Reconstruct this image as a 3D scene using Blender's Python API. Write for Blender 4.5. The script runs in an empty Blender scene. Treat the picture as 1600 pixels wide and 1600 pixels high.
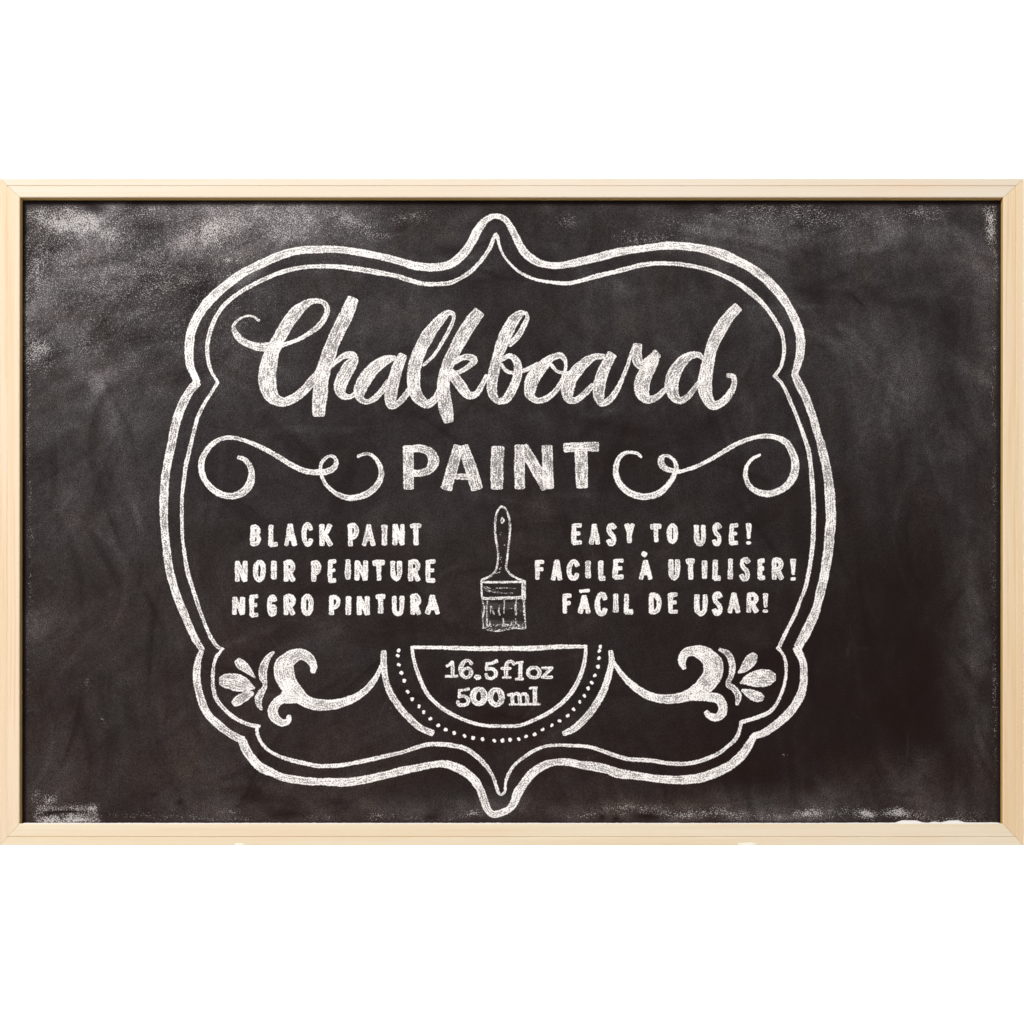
import bpy, math
import numpy as np

# ------------------------------------------------------------------ camera, world, lamps, exposure
# 1 drawing unit = 1/1600 m; the framed board is 1 m wide and stands upright, facing -Y.
S = bpy.context.scene
CX, CZ, D = 0.0375, -0.27, 2.0            # camera position (x, z) and distance to the frame's front
RECESS = 0.0095                           # how far the painted panel lies behind the frame's front
cam = bpy.data.cameras.new("camera")
co = bpy.data.objects.new("camera", cam)
S.collection.objects.link(co)
co.location = (CX, -D, CZ)
co.rotation_euler = (math.radians(90), 0, 0)
cam.sensor_width = 36
cam.lens = 36 * D
cam.shift_x = -CX
cam.shift_y = -CZ
cam.clip_end = 50
S.camera = co

W = bpy.data.worlds.new("World"); S.world = W; W.use_nodes = True
W.node_tree.nodes["Background"].inputs[0].default_value = (1, 0.98, 0.96, 1)
W.node_tree.nodes["Background"].inputs[1].default_value = 0.30

def area(name, loc, target, sx, sy, power, col=(1, 1, 1)):
    l = bpy.data.lights.new(name, 'AREA'); l.shape = 'RECTANGLE'
    l.size = sx; l.size_y = sy; l.energy = power; l.color = col
    o = bpy.data.objects.new(name, l); S.collection.objects.link(o)
    o.location = loc
    import mathutils
    d = mathutils.Vector(target) - mathutils.Vector(loc)
    o.rotation_euler = d.to_track_quat('-Z', 'Y').to_euler()
    return o
area("softbox_key", (-1.75, -2.9, 1.7), (0, 0, 0), 0.8, 0.8, 134, (1, 0.985, 0.965))
area("softbox_fill", (1.9, -2.9, -0.2), (0, 0, 0), 1.2, 1.2, 14, (1, 0.97, 0.93))
area("added_backdrop_lamp_high", (0, 0.25, 1.5), (0, 1.2, 0.0), 3.0, 0.4, 105)  # added unseen lamp that blows the backdrop out to white
area("added_backdrop_lamp_low", (0, 0.25, -1.5), (0, 1.2, 0.0), 3.0, 0.4, 105)  # second added lamp, out of view below, whitening the backdrop

S.view_settings.view_transform = 'Standard'
S.view_settings.look = 'None'
S.view_settings.exposure = 0
S.view_settings.gamma = 1

PX = 1 / 1600.0
K = (D + RECESS) / D
def at_front(x, y):                        # photo-sized drawing units -> frame front plane
    return ((x - 800) * PX, (800 - y) * PX)
def at_panel(x, y, k=K):                   # the same on the recessed panel
    X, Z = at_front(x, y)
    return (CX + (X - CX) * k, CZ + (Z - CZ) * k)

# ------------------------------------------------------------------ node helpers
class NT:
    def __init__(s, name):
        s.m = bpy.data.materials.new(name); s.m.use_nodes = True
        s.t = s.m.node_tree; s.t.nodes.clear()
        s.out = s.t.nodes.new('ShaderNodeOutputMaterial')
    def n(s, typ, **kw):
        x = s.t.nodes.new(typ)
        for k, v in kw.items(): setattr(x, k, v)
        return x
    def put(s, sock, v):
        if isinstance(v, bpy.types.NodeSocket): s.t.links.new(v, sock)
        else: sock.default_value = v
    def math(s, op, a, b=0.0, c=None, clamp=False):
        x = s.n('ShaderNodeMath', operation=op); x.use_clamp = clamp
        s.put(x.inputs[0], a); s.put(x.inputs[1], b)
        if c is not None: s.put(x.inputs[2], c)
        return x.outputs[0]
    def attr(s, name):
        return s.n('ShaderNodeAttribute', attribute_name=name).outputs['Fac']
    def noise(s, vec, scale, detail=2.0, rough=0.5, dist=0.0):
        x = s.n('ShaderNodeTexNoise'); s.put(x.inputs['Vector'], vec)
        s.put(x.inputs['Scale'], scale); s.put(x.inputs['Detail'], detail)
        s.put(x.inputs['Roughness'], rough); s.put(x.inputs['Distortion'], dist)
        return x.outputs['Fac']
    def smooth(s, v, a, b, lo=0.0, hi=1.0):
        x = s.n('ShaderNodeMapRange', interpolation_type='SMOOTHSTEP')
        s.put(x.inputs[0], v); s.put(x.inputs[1], a); s.put(x.inputs[2], b)
        s.put(x.inputs[3], lo); s.put(x.inputs[4], hi)
        return x.outputs[0]
    def mix(s, f, a, b):
        x = s.n('ShaderNodeMix', data_type='RGBA')
        s.put(x.inputs[0], f)
        s.put(x.inputs[6], a if isinstance(a, bpy.types.NodeSocket) else (*a, 1))
        s.put(x.inputs[7], b if isinstance(b, bpy.types.NodeSocket) else (*b, 1))
        return x.outputs[2]
    def comb(s, x, y, z=0.0):
        c = s.n('ShaderNodeCombineXYZ')
        s.put(c.inputs[0], x); s.put(c.inputs[1], y); s.put(c.inputs[2], z)
        return c.outputs[0]
    def bsdf(s, col, rough=0.9, spec=0.2, normal=None):
        b = s.n('ShaderNodeBsdfPrincipled')
        s.put(b.inputs['Base Color'], col if isinstance(col, bpy.types.NodeSocket) else (*col, 1))
        s.put(b.inputs['Roughness'], rough); s.put(b.inputs['Specular IOR Level'], spec)
        if normal is not None: s.put(b.inputs['Normal'], normal)
        return b.outputs[0]
    def bump(s, h, strength, dist):
        b = s.n('ShaderNodeBump'); s.put(b.inputs['Height'], h)
        b.inputs['Strength'].default_value = strength; b.inputs['Distance'].default_value = dist
        return b.outputs[0]
    def done(s, sh):
        s.t.links.new(sh, s.out.inputs[0]); return s.m

def mat_backdrop():
    t = NT("white_paper")
    g = t.n('ShaderNodeTexCoord').outputs['Object']
    f = t.noise(g, 30, 3)
    return t.done(t.bsdf(t.mix(f, (0.88, 0.88, 0.88), (0.93, 0.93, 0.93)), 0.95, 0.1))

def mat_wood(name, light, dark, line, seed, nicks=(), rebate=False):
    """pale pine: fine straight grain along the rail"""
    t = NT(name)
    al, ac = t.attr('along'), t.attr('across')
    g = t.n('ShaderNodeTexCoord').outputs['Object']
    broad = t.noise(t.comb(t.math('MULTIPLY', al, 2.2), t.math('MULTIPLY', ac, 55), seed), 1, 3, 0.55, 0.6)
    wob = t.math('ADD', t.math('MULTIPLY', ac, 520), t.math('MULTIPLY', t.noise(t.comb(t.math('MULTIPLY', al, 3), 0.0, seed), 1, 2), 2.2))
    fine = t.noise(t.comb(t.math('MULTIPLY', al, 5), wob, seed + 3), 1, 3, 0.6)
    fibre = t.noise(t.comb(t.math('MULTIPLY', al, 60), t.math('MULTIPLY', ac, 2600), seed), 1, 2, 0.6)
    patch = t.noise(t.comb(t.math('MULTIPLY', al, 9), t.math('MULTIPLY', ac, 30), seed + 9), 1, 2, 0.5)
    f = t.smooth(broad, 0.38, 0.66)
    f2 = t.math('MULTIPLY', t.smooth(fine, 0.5, 0.74), line)
    col = t.mix(f, light, dark)
    col = t.mix(t.math('MULTIPLY', t.smooth(patch, 0.5, 0.75), 0.35), col, (0.83, 0.62, 0.46))
    col = t.mix(f2, col, (0.66, 0.40, 0.19))
    col = t.mix(t.math('MULTIPLY', t.smooth(fibre, 0.55, 0.8), 0.16), col, (0.62, 0.44, 0.26))
    for (nx, ny, rx, ry) in nicks:         # small pale scuffs, at drawing position nx, ny
        sep = t.n('ShaderNodeSeparateXYZ'); t.put(sep.inputs[0], g)
        dx = t.math('DIVIDE', t.math('SUBTRACT', sep.outputs[0], (nx - 800) * PX), rx * PX)
        dz = t.math('DIVIDE', t.math('SUBTRACT', sep.outputs[2], (1322 - ny) * PX), ry * PX)
        rr = t.math('ADD', t.math('MULTIPLY', dx, dx), t.math('MULTIPLY', dz, dz))
        rr = t.math('ADD', rr, t.math('MULTIPLY', t.math('SUBTRACT', t.noise(g, 400, 2), 0.5), 1.4))
        col = t.mix(t.smooth(rr, 0.3, 1.1, 0.9, 0.0), col, (0.97, 0.93, 0.78))
    if rebate: col = (0.66, 0.42, 0.15)    # amber puts warm light bounced between wood faces into the rebate's colour
    h = t.math('ADD', t.math('MULTIPLY', fine, 0.5), t.math('MULTIPLY', fibre, 0.3))
    return t.done(t.bsdf(col, 0.62, 0.25, t.bump(h, 0.25, 0.0004)))

def mat_panel():
    """matt black paint with a wiped chalk film (attribute film) and coarse chalk grit (attribute grit)"""
    t = NT("chalkboard_paint")
    g = t.n('ShaderNodeTexCoord').outputs['Object']
    film, grit, bare = t.attr('film'), t.attr('grit'), t.attr('warm')
    n1 = t.noise(g, 1600 / 1.55, 2.0, 0.6)
    n2 = t.noise(g, 1600 / 9.0, 4, 0.6)
    n3 = t.noise(g, 1600 / 42.0, 4, 0.6, 0.8)
    base = t.mix(bare, (0.0105, 0.0072, 0.0066), (0.0120, 0.0055, 0.0045))
    ff = t.math('MULTIPLY', film, t.math('ADD', 0.30, t.math('ADD', t.math('MULTIPLY', n2, 0.75), t.math('MULTIPLY', n3, 0.65))))
    # dust catches the paint's grain: speckle even inside the wiped film
    ff = t.math('MULTIPLY', ff, t.smooth(n1, 0.30, 0.72, 0.25, 1.85))
    col = t.mix(t.math('MINIMUM', ff, 1.0), base, t.mix(bare, (0.50, 0.475, 0.50), (0.50, 0.41, 0.37)))
    gthr = t.math('SUBTRACT', 0.74, t.math('MULTIPLY', grit, 0.30))
    gthr = t.math('SUBTRACT', gthr, t.math('MULTIPLY', t.math('SUBTRACT', n2, 0.5), 0.16))
    gm = t.smooth(n1, t.math('SUBTRACT', gthr, 0.075), t.math('ADD', gthr, 0.10))
    gm = t.math('MULTIPLY', gm, t.smooth(grit, 0.02, 0.25))
    col = t.mix(t.math('MULTIPLY', gm, 0.72), col, (0.72, 0.68, 0.67))
    h = t.math('ADD', n1, t.math('MULTIPLY', n2, 0.6))
    return t.done(t.bsdf(col, 0.85, 0.08, t.bump(h, 0.3, 0.00015)))

def mat_chalk():
    """dry chalk: ragged edge, streaks along the stroke, paint showing through the grain"""
    t = NT("white_chalk")
    g = t.n('ShaderNodeTexCoord').outputs['Object']
    al, ac, hw, den = t.attr('along'), t.attr('across'), t.attr('halfwidth'), t.attr('pressure')
    ed = t.math('MULTIPLY', hw, t.math('SUBTRACT', 1.0, t.math('ABSOLUTE', ac)))
    n1 = t.noise(g, 1600 / 1.9, 2, 0.6)
    n2 = t.noise(g, 1600 / 2.6, 2, 0.6)
    n3 = t.noise(g, 1600 / 22.0, 2, 0.5)
    stv = t.comb(t.math('DIVIDE', al, 16.0), t.math('DIVIDE', t.math('MULTIPLY', ac, hw), 1.7), 0.0)
    st = t.noise(stv, 1, 2, 0.5)
    cov = t.smooth(t.math('ADD', ed, t.math('MULTIPLY', t.math('SUBTRACT', n2, 0.5), 3.4)), -0.1, 1.5)
    rim = t.smooth(ed, 1.2, 3.2, 0.07, 0.0)
    fill = t.math('ADD', t.math('MULTIPLY', n1, 0.60), t.math('MULTIPLY', st, 0.40))
    fill = t.math('ADD', fill, rim)
    fill = t.math('ADD', fill, t.math('MULTIPLY', t.math('SUBTRACT', n3, 0.5), 0.22))
    fill = t.math('ADD', fill, t.math('MULTIPLY', t.math('SUBTRACT', den, 0.5), 0.30))
    floor = t.math('MAXIMUM', t.math('MINIMUM', t.math('ADD', 0.33, t.math('MULTIPLY', t.math('SUBTRACT', den, 0.5), 0.9)), 0.6), 0.04)
    hole = t.smooth(fill, 0.435, 0.55, floor, 1.0)
    alpha = t.math('MULTIPLY', cov, hole)
    tone = t.smooth(fill, 0.44, 0.57)
    col = t.mix(tone, (0.76, 0.71, 0.69), (0.99, 0.945, 0.925))
    sh = t.bsdf(col, 0.95, 0.05, t.bump(n1, 0.15, 0.0001))
    tr = t.n('ShaderNodeBsdfTransparent').outputs[0]
    mx = t.n('ShaderNodeMixShader')
    t.put(mx.inputs[0], alpha); t.put(mx.inputs[1], tr); t.put(mx.inputs[2], sh)
    return t.done(mx.outputs[0])

def mat_dust():
    t = NT("chalk_dust")
    g = t.n('ShaderNodeTexCoord').outputs['Object']
    f = t.noise(g, 900, 3)
    return t.done(t.bsdf(t.mix(f, (0.80, 0.77, 0.74), (0.96, 0.94, 0.92)), 0.95, 0.05, t.bump(f, 0.6, 0.0004)))

def mat_metal():
    t = NT("grey_bracket_paint")
    g = t.n('ShaderNodeTexCoord').outputs['Object']
    return t.done(t.bsdf(t.mix(t.noise(g, 90, 3), (0.5, 0.5, 0.5), (0.62, 0.62, 0.62)), 0.5, 0.4))

def mat_back():
    t = NT("hardboard")
    g = t.n('ShaderNodeTexCoord').outputs['Object']
    return t.done(t.bsdf(t.mix(t.noise(g, 400, 3), (0.20, 0.13, 0.08), (0.28, 0.19, 0.12)), 0.8, 0.2))

CHALK = mat_chalk()

# ------------------------------------------------------------------ object helpers
board = bpy.data.objects.new("chalkboard", None)
S.collection.objects.link(board)
board.location = (0, 0, (800 - 1322) * PX)
board["label"] = "wide black chalkboard in a pale pine frame, covered with white chalk lettering"
board["category"] = "chalkboard"
OFF = (0.0, 0.0, (800 - 1322) * PX)

def mesh_obj(name, verts, faces, mat, parent=None, label=None, attrs=None, mats2=None):
    me = bpy.data.meshes.new(name)
    v = np.asarray(verts, dtype=float)
    if parent is not None: v = v - np.array(OFF)
    me.from_pydata(v.tolist(), [], faces)
    me.materials.append(mat)
    if mats2: me.materials.append(mats2)
    if attrs:
        for k, a in attrs.items():
            at = me.attributes.new(k, 'FLOAT', 'POINT')
            at.data.foreach_set('value', np.asarray(a, dtype=np.float32))
    me.update()
    o = bpy.data.objects.new(name, me)
    S.collection.objects.link(o)
    if parent is not None: o.parent = parent
    if label: o["label"] = label
    return o

def box(x0, x1, y0, y1, z0, z1):
    v = [(x0,y0,z0),(x1,y0,z0),(x1,y1,z0),(x0,y1,z0),(x0,y0,z1),(x1,y0,z1),(x1,y1,z1),(x0,y1,z1)]
    f = [(0,3,2,1),(4,5,6,7),(0,1,5,4),(1,2,6,5),(2,3,7,6),(3,0,4,7)]
    return v, f

# ------------------------------------------------------------------ backdrop (studio paper, lit white)
v = []; f = []
ys = [(1.2, 2.6), (1.2, -1.9)] + [(1.2 - 0.5 * (1 - math.cos(a)), -1.9 - 0.5 * math.sin(a)) for a in np.linspace(0.15, math.pi / 2, 9)] + [(-0.6, -2.4)]
for (y, z) in ys: v += [(-3.2, y, z), (3.2, y, z)]
for i in range(len(ys) - 1): f.append((2 * i, 2 * i + 1, 2 * i + 3, 2 * i + 2))
bd = mesh_obj("backdrop", v, f, mat_backdrop())
bd["kind"] = "structure"
bd["label"] = "plain white studio backdrop behind the chalkboard"

# ------------------------------------------------------------------ painted panel with wiped chalk film
rng = np.random.RandomState(7)
NX, NY = 561, 361
gx = np.linspace(20, 1580, NX); gy = np.linspace(298, 1302, NY)
GX, GY = np.meshgrid(gx, gy)

def vnoise(x, y, seed):
    """smooth value noise on arrays"""
    xi = np.floor(x).astype(int); yi = np.floor(y).astype(int)
    fx = x - xi; fy = y - yi
    fx = fx * fx * (3 - 2 * fx); fy = fy * fy * (3 - 2 * fy)
    def h(a, b):
        n = (a * 374761393 + b * 668265263 + seed * 974711) & 0x7fffffff
        n = ((n ^ (n >> 13)) * 1274126177) & 0x7fffffff
        return ((n ^ (n >> 16)) & 0xffff) / 65535.0
    return (h(xi, yi) * (1 - fx) + h(xi + 1, yi) * fx) * (1 - fy) + (h(xi, yi + 1) * (1 - fx) + h(xi + 1, yi + 1) * fx) * fy
def fbm(x, y, seed, oc=4):
    s = 0; a = 1; t = 0
    for i in range(oc):
        s = s + a * vnoise(x * 2 ** i + 17 * i, y * 2 ** i + 31 * i, seed + i); t += a; a *= 0.55
    return s / t
def rot(x, y, deg):
    a = math.radians(deg); return x * math.cos(a) + y * math.sin(a), -x * math.sin(a) + y * math.cos(a)
WX = GX + 40 * (fbm(GX / 70, GY / 70, 91, 3) - 0.5); WY = GY + 40 * (fbm(GX / 70, GY / 70, 55, 3) - 0.5)
def blob(x, y, rx, ry, deg=0, p=2.0, warp=1.0):
    X = GX + (WX - GX) * warp - x; Y = GY + (WY - GY) * warp - y
    u, w = rot(X, Y, deg)
    return np.exp(-((np.abs(u) / rx) ** p + (np.abs(w) / ry) ** p))
def boxm(x0, x1, y0, y1, s=4.0, j=6.0):
    X = GX + j * (fbm(GX / 12, GY / 12, 5, 2) - 0.5) * 2; Y = GY + j * (fbm(GX / 12, GY / 12, 8, 2) - 0.5) * 2
    sg = lambda v: 1 / (1 + np.exp(-np.clip(v, -30, 30)))
    return sg((X - x0) / s) * sg((x1 - X) / s) * sg((Y - y0) / s) * sg((y1 - Y) / s)

film = 0.038 * np.ones_like(GX)
film -= 0.033 * np.clip((GX - 500) / 900, 0, 1) * np.clip((GY - 500) / 500, 0, 1)
# broad wiped haze: (x, y, rx, ry, angle, amount)
for b in [(150,380,160,110,-10,.155),(330,370,160,60,-25,.17),(300,330,200,30,0,.06),(110,560,130,150,20,.07),(230,480,130,90,0,.07),
          (480,350,130,45,10,.10),(640,350,120,40,10,.055),(120,700,90,200,0,.030),(200,800,120,300,0,.015),(430,560,170,110,0,.028),
          (600,530,230,110,0,.026),(560,470,90,40,0,.022),(890,350,70,32,0,.055),(1050,345,150,40,4,.045),(1230,360,200,60,0,.105),(1330,400,160,80,0,.050),
          (1460,340,90,30,-10,.060),(1340,520,45,90,15,.045),(1430,570,50,45,0,.058),(1400,630,60,50,0,.040),(1500,700,40,30,0,.045),
          (1545,600,25,250,0,.050),(1515,420,25,60,0,.050),(1540,450,25,110,0,.04),(1380,700,120,120,0,.022),(950,480,230,80,0,.024),(1000,500,90,60,30,.018),
          (1520,1080,40,180,0,.062),(1530,950,32,120,0,.030),(1300,1260,240,30,0,.070),(1400,1235,150,50,-10,.040),(1440,1240,60,40,35,.05),
          (1080,1270,170,16,0,.11),(900,1268,90,14,0,.075),(600,1270,170,17,0,.055),(720,1262,60,18,0,.045),(480,1262,120,25,0,.035),(760,1262,70,12,0,.05),
          (340,1262,70,15,0,.045),(250,1240,200,50,0,.020),(90,1130,60,80,30,.032),(70,1000,40,40,0,.022),(110,1200,60,50,0,.030),(60,965,40,35,0,.035),
          (130,1085,14,50,-15,.03),(300,1140,160,50,0,.014),(1240,880,80,60,0,.012),(1100,900,160,120,0,.010),(900,1230,120,25,0,.022),
          (1260,380,120,14,25,.04),(1240,430,60,10,40,.03),(1180,480,100,60,0,.02),(100,450,60,14,-30,.07),(210,420,60,14,-35,.06),(130,610,80,16,-35,.04)]:
    film += b[5] * blob(*b[:5]) * (0.86 if b[0] < 520 and b[1] < 500 else 0.70 if b[1] < 800 else 0.85)
flat = film.copy()
cloud = fbm(GX / 105, GY / 90, 3, 5); cloud2 = fbm(GX / 34, GY / 40, 23, 4)
u1, w1 = rot(WX, WY, -38); u2, w2 = rot(WX, WY, 78)
streak = fbm(u1 / 120, w1 / 14, 41, 3); streak2 = fbm(u2 / 130, w2 / 16, 47, 3)
film *= np.clip(0.12 + 2.3 * (cloud - 0.18), 0.10, 2.3)
film *= 0.45 + 1.05 * cloud2
low = np.clip(1 - (flat - 0.05) / 0.08, 0, 1)      # thin, evenly wiped film keeps less cloud
film = film * (1 - 0.55 * low) + 0.55 * low * flat * (0.72 + 0.5 * fbm(u2 / 60, w2 / 11, 61, 4))
wl = np.clip(1 - (GX - 100) / 900, 0, 1)
film *= 1 + (streak - 0.5) * (0.25 * wl + 0.35) + (streak2 - 0.5) * (0.8 * (1 - wl))
film += 0.012 * np.clip(streak2 - 0.45, 0, 1) * np.clip((GX - 1150) / 300, 0, 1)
# eraser and cloth wipes: long soft strokes that carry fine parallel lines
wr = np.random.RandomState(21)
def wipe(x, y, deg, L, Wd, amp, curve):
    u, w = rot(GX - x, GY - y, deg)
    w = w + curve * u * u / 400
    lines = vnoise(w / 2.0 + 31 * deg, u / 260 + deg, 71)
    return amp * np.exp(-(np.abs(u) / L) ** 3) * np.exp(-(np.abs(w) / Wd) ** 4) * (0.35 + 1.3 * lines)
for k in range(330):
    x = wr.uniform(40, 1560); y = wr.uniform(315, 1285)
    if y < 480: ang = wr.normal(-22 if x < 700 else 12, 22)
    elif x < 330: ang = wr.normal(82 if y > 620 else -38, 18)
    elif x > 1240: ang = wr.normal(88 if y > 620 else 62, 20)
    else: ang = wr.normal(0, 45)
    if y > 1225: ang = wr.normal(0, 6)
    L = wr.uniform(20, 95); Wd = wr.uniform(3.5, 14)
    film *= np.clip(1 + wipe(x, y, ang, L, Wd, wr.choice([-.36, .36, -.25, .22]), wr.normal(0, .9)), 0.15, 3)
for k in range(90):                       # thin scuffs
    x = wr.uniform(40, 1560); y = wr.uniform(315, 1285)
    film += wipe(x, y, wr.uniform(-90, 90), wr.uniform(8, 34), wr.uniform(.8, 2.6), wr.uniform(.004, .022), wr.normal(0, 4))
# darker cleaned patches and bare paint
for b in [(240,355,45,16,0,.75),(310,450,26,80,15,.55),(215,385,60,20,-25,.35),(760,430,90,60,0,.30),(1480,500,20,40,-8,.5),(1268,460,26,16,30,.55),
          (1340,470,20,2.6,45,.85),(90,545,30,24,0,.35),(1485,1180,22,40,0,.5),(1485,1250,28,30,0,.45),(1010,1277,26,5,0,.95),(938,1277,7,6,0,.9),(960,1281,6,4,0,.9),
          (145,1270,30,8,0,.4),(281,1257,7,6,0,.8),(238,1243,8,3,0,.8),(445,1268,25,8,0,.7),(675,1276,14,6,0,.7),(1490,345,40,15,0,.5),(1065,324,26,8,0,.8),(1120,326,9,8,20,.7),
          (1340,930,110,220,0,.15),(1230,1160,200,60,0,.25),(148,322,22,9,20,.75)]:
    film *= 1 - b[5] * blob(*b[:5], warp=0.25)
edge = np.minimum.reduce([(GX - 36) * 1.8, (1563 - GX) * 1.3, GY - 313, (1287 - GY) * 2.6])
film *= np.clip(0.25 + edge / 14, 0.12, 1)
mt = 8 + 8 * fbm(GX / 40, GY * 0, 31, 3) * (GX < 1500)
film *= np.clip((GY - 311) / mt, 0.05, 1)
film = np.clip(film, 0, 1)

grit = 0.20 * blob(200, 400, 230, 190) + 0.14 * blob(480, 350, 220, 50) + 0.12 * blob(1250, 360, 260, 60) + 0.06 * blob(330, 560, 260, 130)
for b in [(110,345,75,26,8,.62),(165,360,50,22,20,.45),(80,390,60,50,0,.34),(60,420,22,55,0,.42),(60,550,20,28,20,.52),(72,565,16,22,0,.4),(130,540,34,20,-20,.26),
          (330,362,66,26,-20,.52),(390,335,60,12,5,.30),(455,340,60,16,10,.42),(440,360,40,26,0,.35),(540,345,60,18,15,.34),(560,352,30,12,20,.35),(640,338,40,12,-5,.34),(590,368,26,10,0,.35),
          (270,440,60,30,-10,.28),(200,420,80,40,0,.22),(150,460,60,20,-30,.24),(355,398,9,5,20,.55),(372,404,9,5,30,.4),(265,440,8,16,0,.40),(230,330,70,14,0,.35),(100,500,60,40,0,.18),
          (300,420,160,50,0,.12),(1250,340,150,16,0,.30),(1200,326,90,12,0,.30),(1430,330,40,12,0,.34),(1460,338,30,7,-20,.30),(1010,375,60,18,8,.28),(1020,370,16,6,0,.35),
          (885,350,16,12,0,.35),(1060,350,60,14,10,.20),(1552,350,9,34,0,.62),(1554,420,6,80,0,.28),(1546,330,10,8,0,.5),(320,520,70,50,0,.12),(400,490,50,30,0,.14),
          (1080,1272,120,8,0,.42),(985,1264,60,7,0,.38),(920,1272,40,6,0,.34),(1265,1272,24,8,0,.62),(1353,1272,15,8,0,.78),(1402,1273,24,7,0,.85),(1300,1272,90,9,0,.25),
          (1440,1272,14,7,0,.3),(600,1276,30,6,0,.38),(740,1272,28,6,0,.36),(720,1276,60,5,0,.22),(660,1278,40,4,0,.22),(360,1268,20,5,0,.30),(500,1276,30,5,0,.22),
          (82,1246,14,10,0,.5),(62,1240,10,14,0,.4),(1222,1178,6,2.5,0,.3),(1245,1269,3,3,0,.9),(608,1108,1.5,1.5,0,.6),(250,1275,100,8,0,.12),(1520,1265,30,10,0,.22),(1556,700,4,330,0,.26),(1554,1100,5,160,0,.28),(1500,1278,60,5,0,.42),(1130,1276,160,6,0,.30),(300,1280,160,4,0,.26),(44,900,4,300,0,.24),(42,520,5,200,0,.42),
          (160,1130,4,14,-20,.3),(137,1070,5,12,0,.3),(1548,1281,14,4,0,.4),(1480,1280,40,4,0,.35)]:
    grit = np.maximum(grit, b[5] * blob(*b[:5], warp=0.55)) + 0.25 * b[5] * blob(*b[:5], warp=0.55)
bl = boxm(54, 156, 1256, 1290, 2.2, 4)
lens = np.exp(-(((GX - 100) / 40) ** 4)) * np.exp(-(((GY - 1268 - 0.0016 * (GX - 105) ** 2 - 2.5 * np.clip((100 - GX) / 40, 0, 1)) / (2.0 + 2.6 * np.clip((105 - GX) / 40, 0, 1))) ** 2))
grit = np.maximum(grit, bl * (0.62 + 0.45 * blob(115, 1283, 40, 4, warp=.2)) * (1 - lens) * np.where(GX < 160, 1, 0))
grit *= 0.55 + 0.9 * fbm(GX / 16, GY / 16, 77, 3)
grit += 0.10 * np.clip(film - 0.05, 0, .2) / 0.2
grit *= np.clip(-0.1 + edge / 8, 0.0, 1) * (1 - bl) + bl
topcut = boxm(30, 330, 300, 321, 2, 2); grit *= 1 - 0.9 * topcut
for b in [(148,322,20,8,20),(1010,1277,26,5,0),(938,1277,7,6,0),(1065,324,26,9,0)]: grit *= 1 - blob(*b, warp=.2)
grit = np.clip(grit, 0, 1)
film = film * (1 - bl) + 0.10 * bl * (1 - lens)
warm = np.clip(0.15 + 1.1 * np.clip((GY - 700) / 500, 0, 1) * fbm(GX / 60, GY / 60, 12, 3) + 0.22 * np.clip((fbm(GX / 45, GY / 45, 66, 3) - 0.5) * 4, 0, 1), 0, 1)

X, Z = at_panel(GX, GY)
Y = RECESS + 0 * GX
nv = NX * NY
verts = np.stack([X.ravel(), Y.ravel(), Z.ravel()], 1)
idx = np.arange(nv).reshape(NY, NX)
quads = np.stack([idx[1:, :-1].ravel(), idx[1:, 1:].ravel(), idx[:-1, 1:].ravel(), idx[:-1, :-1].ravel()], 1).tolist()
(xa, za), (xb, zb) = at_panel(20, 1302), at_panel(1580, 298)
bv, bf = box(xa, xb, RECESS + 0.0004, RECESS + 0.0036, za, zb)
mesh_obj("painted_panel", verts, quads, mat_panel(), board, "black painted writing surface with wiped chalk smudges",
         dict(film=film.ravel(), grit=grit.ravel(), warm=warm.ravel()))
mesh_obj("backing_board", bv, bf, mat_back(), board)

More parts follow.
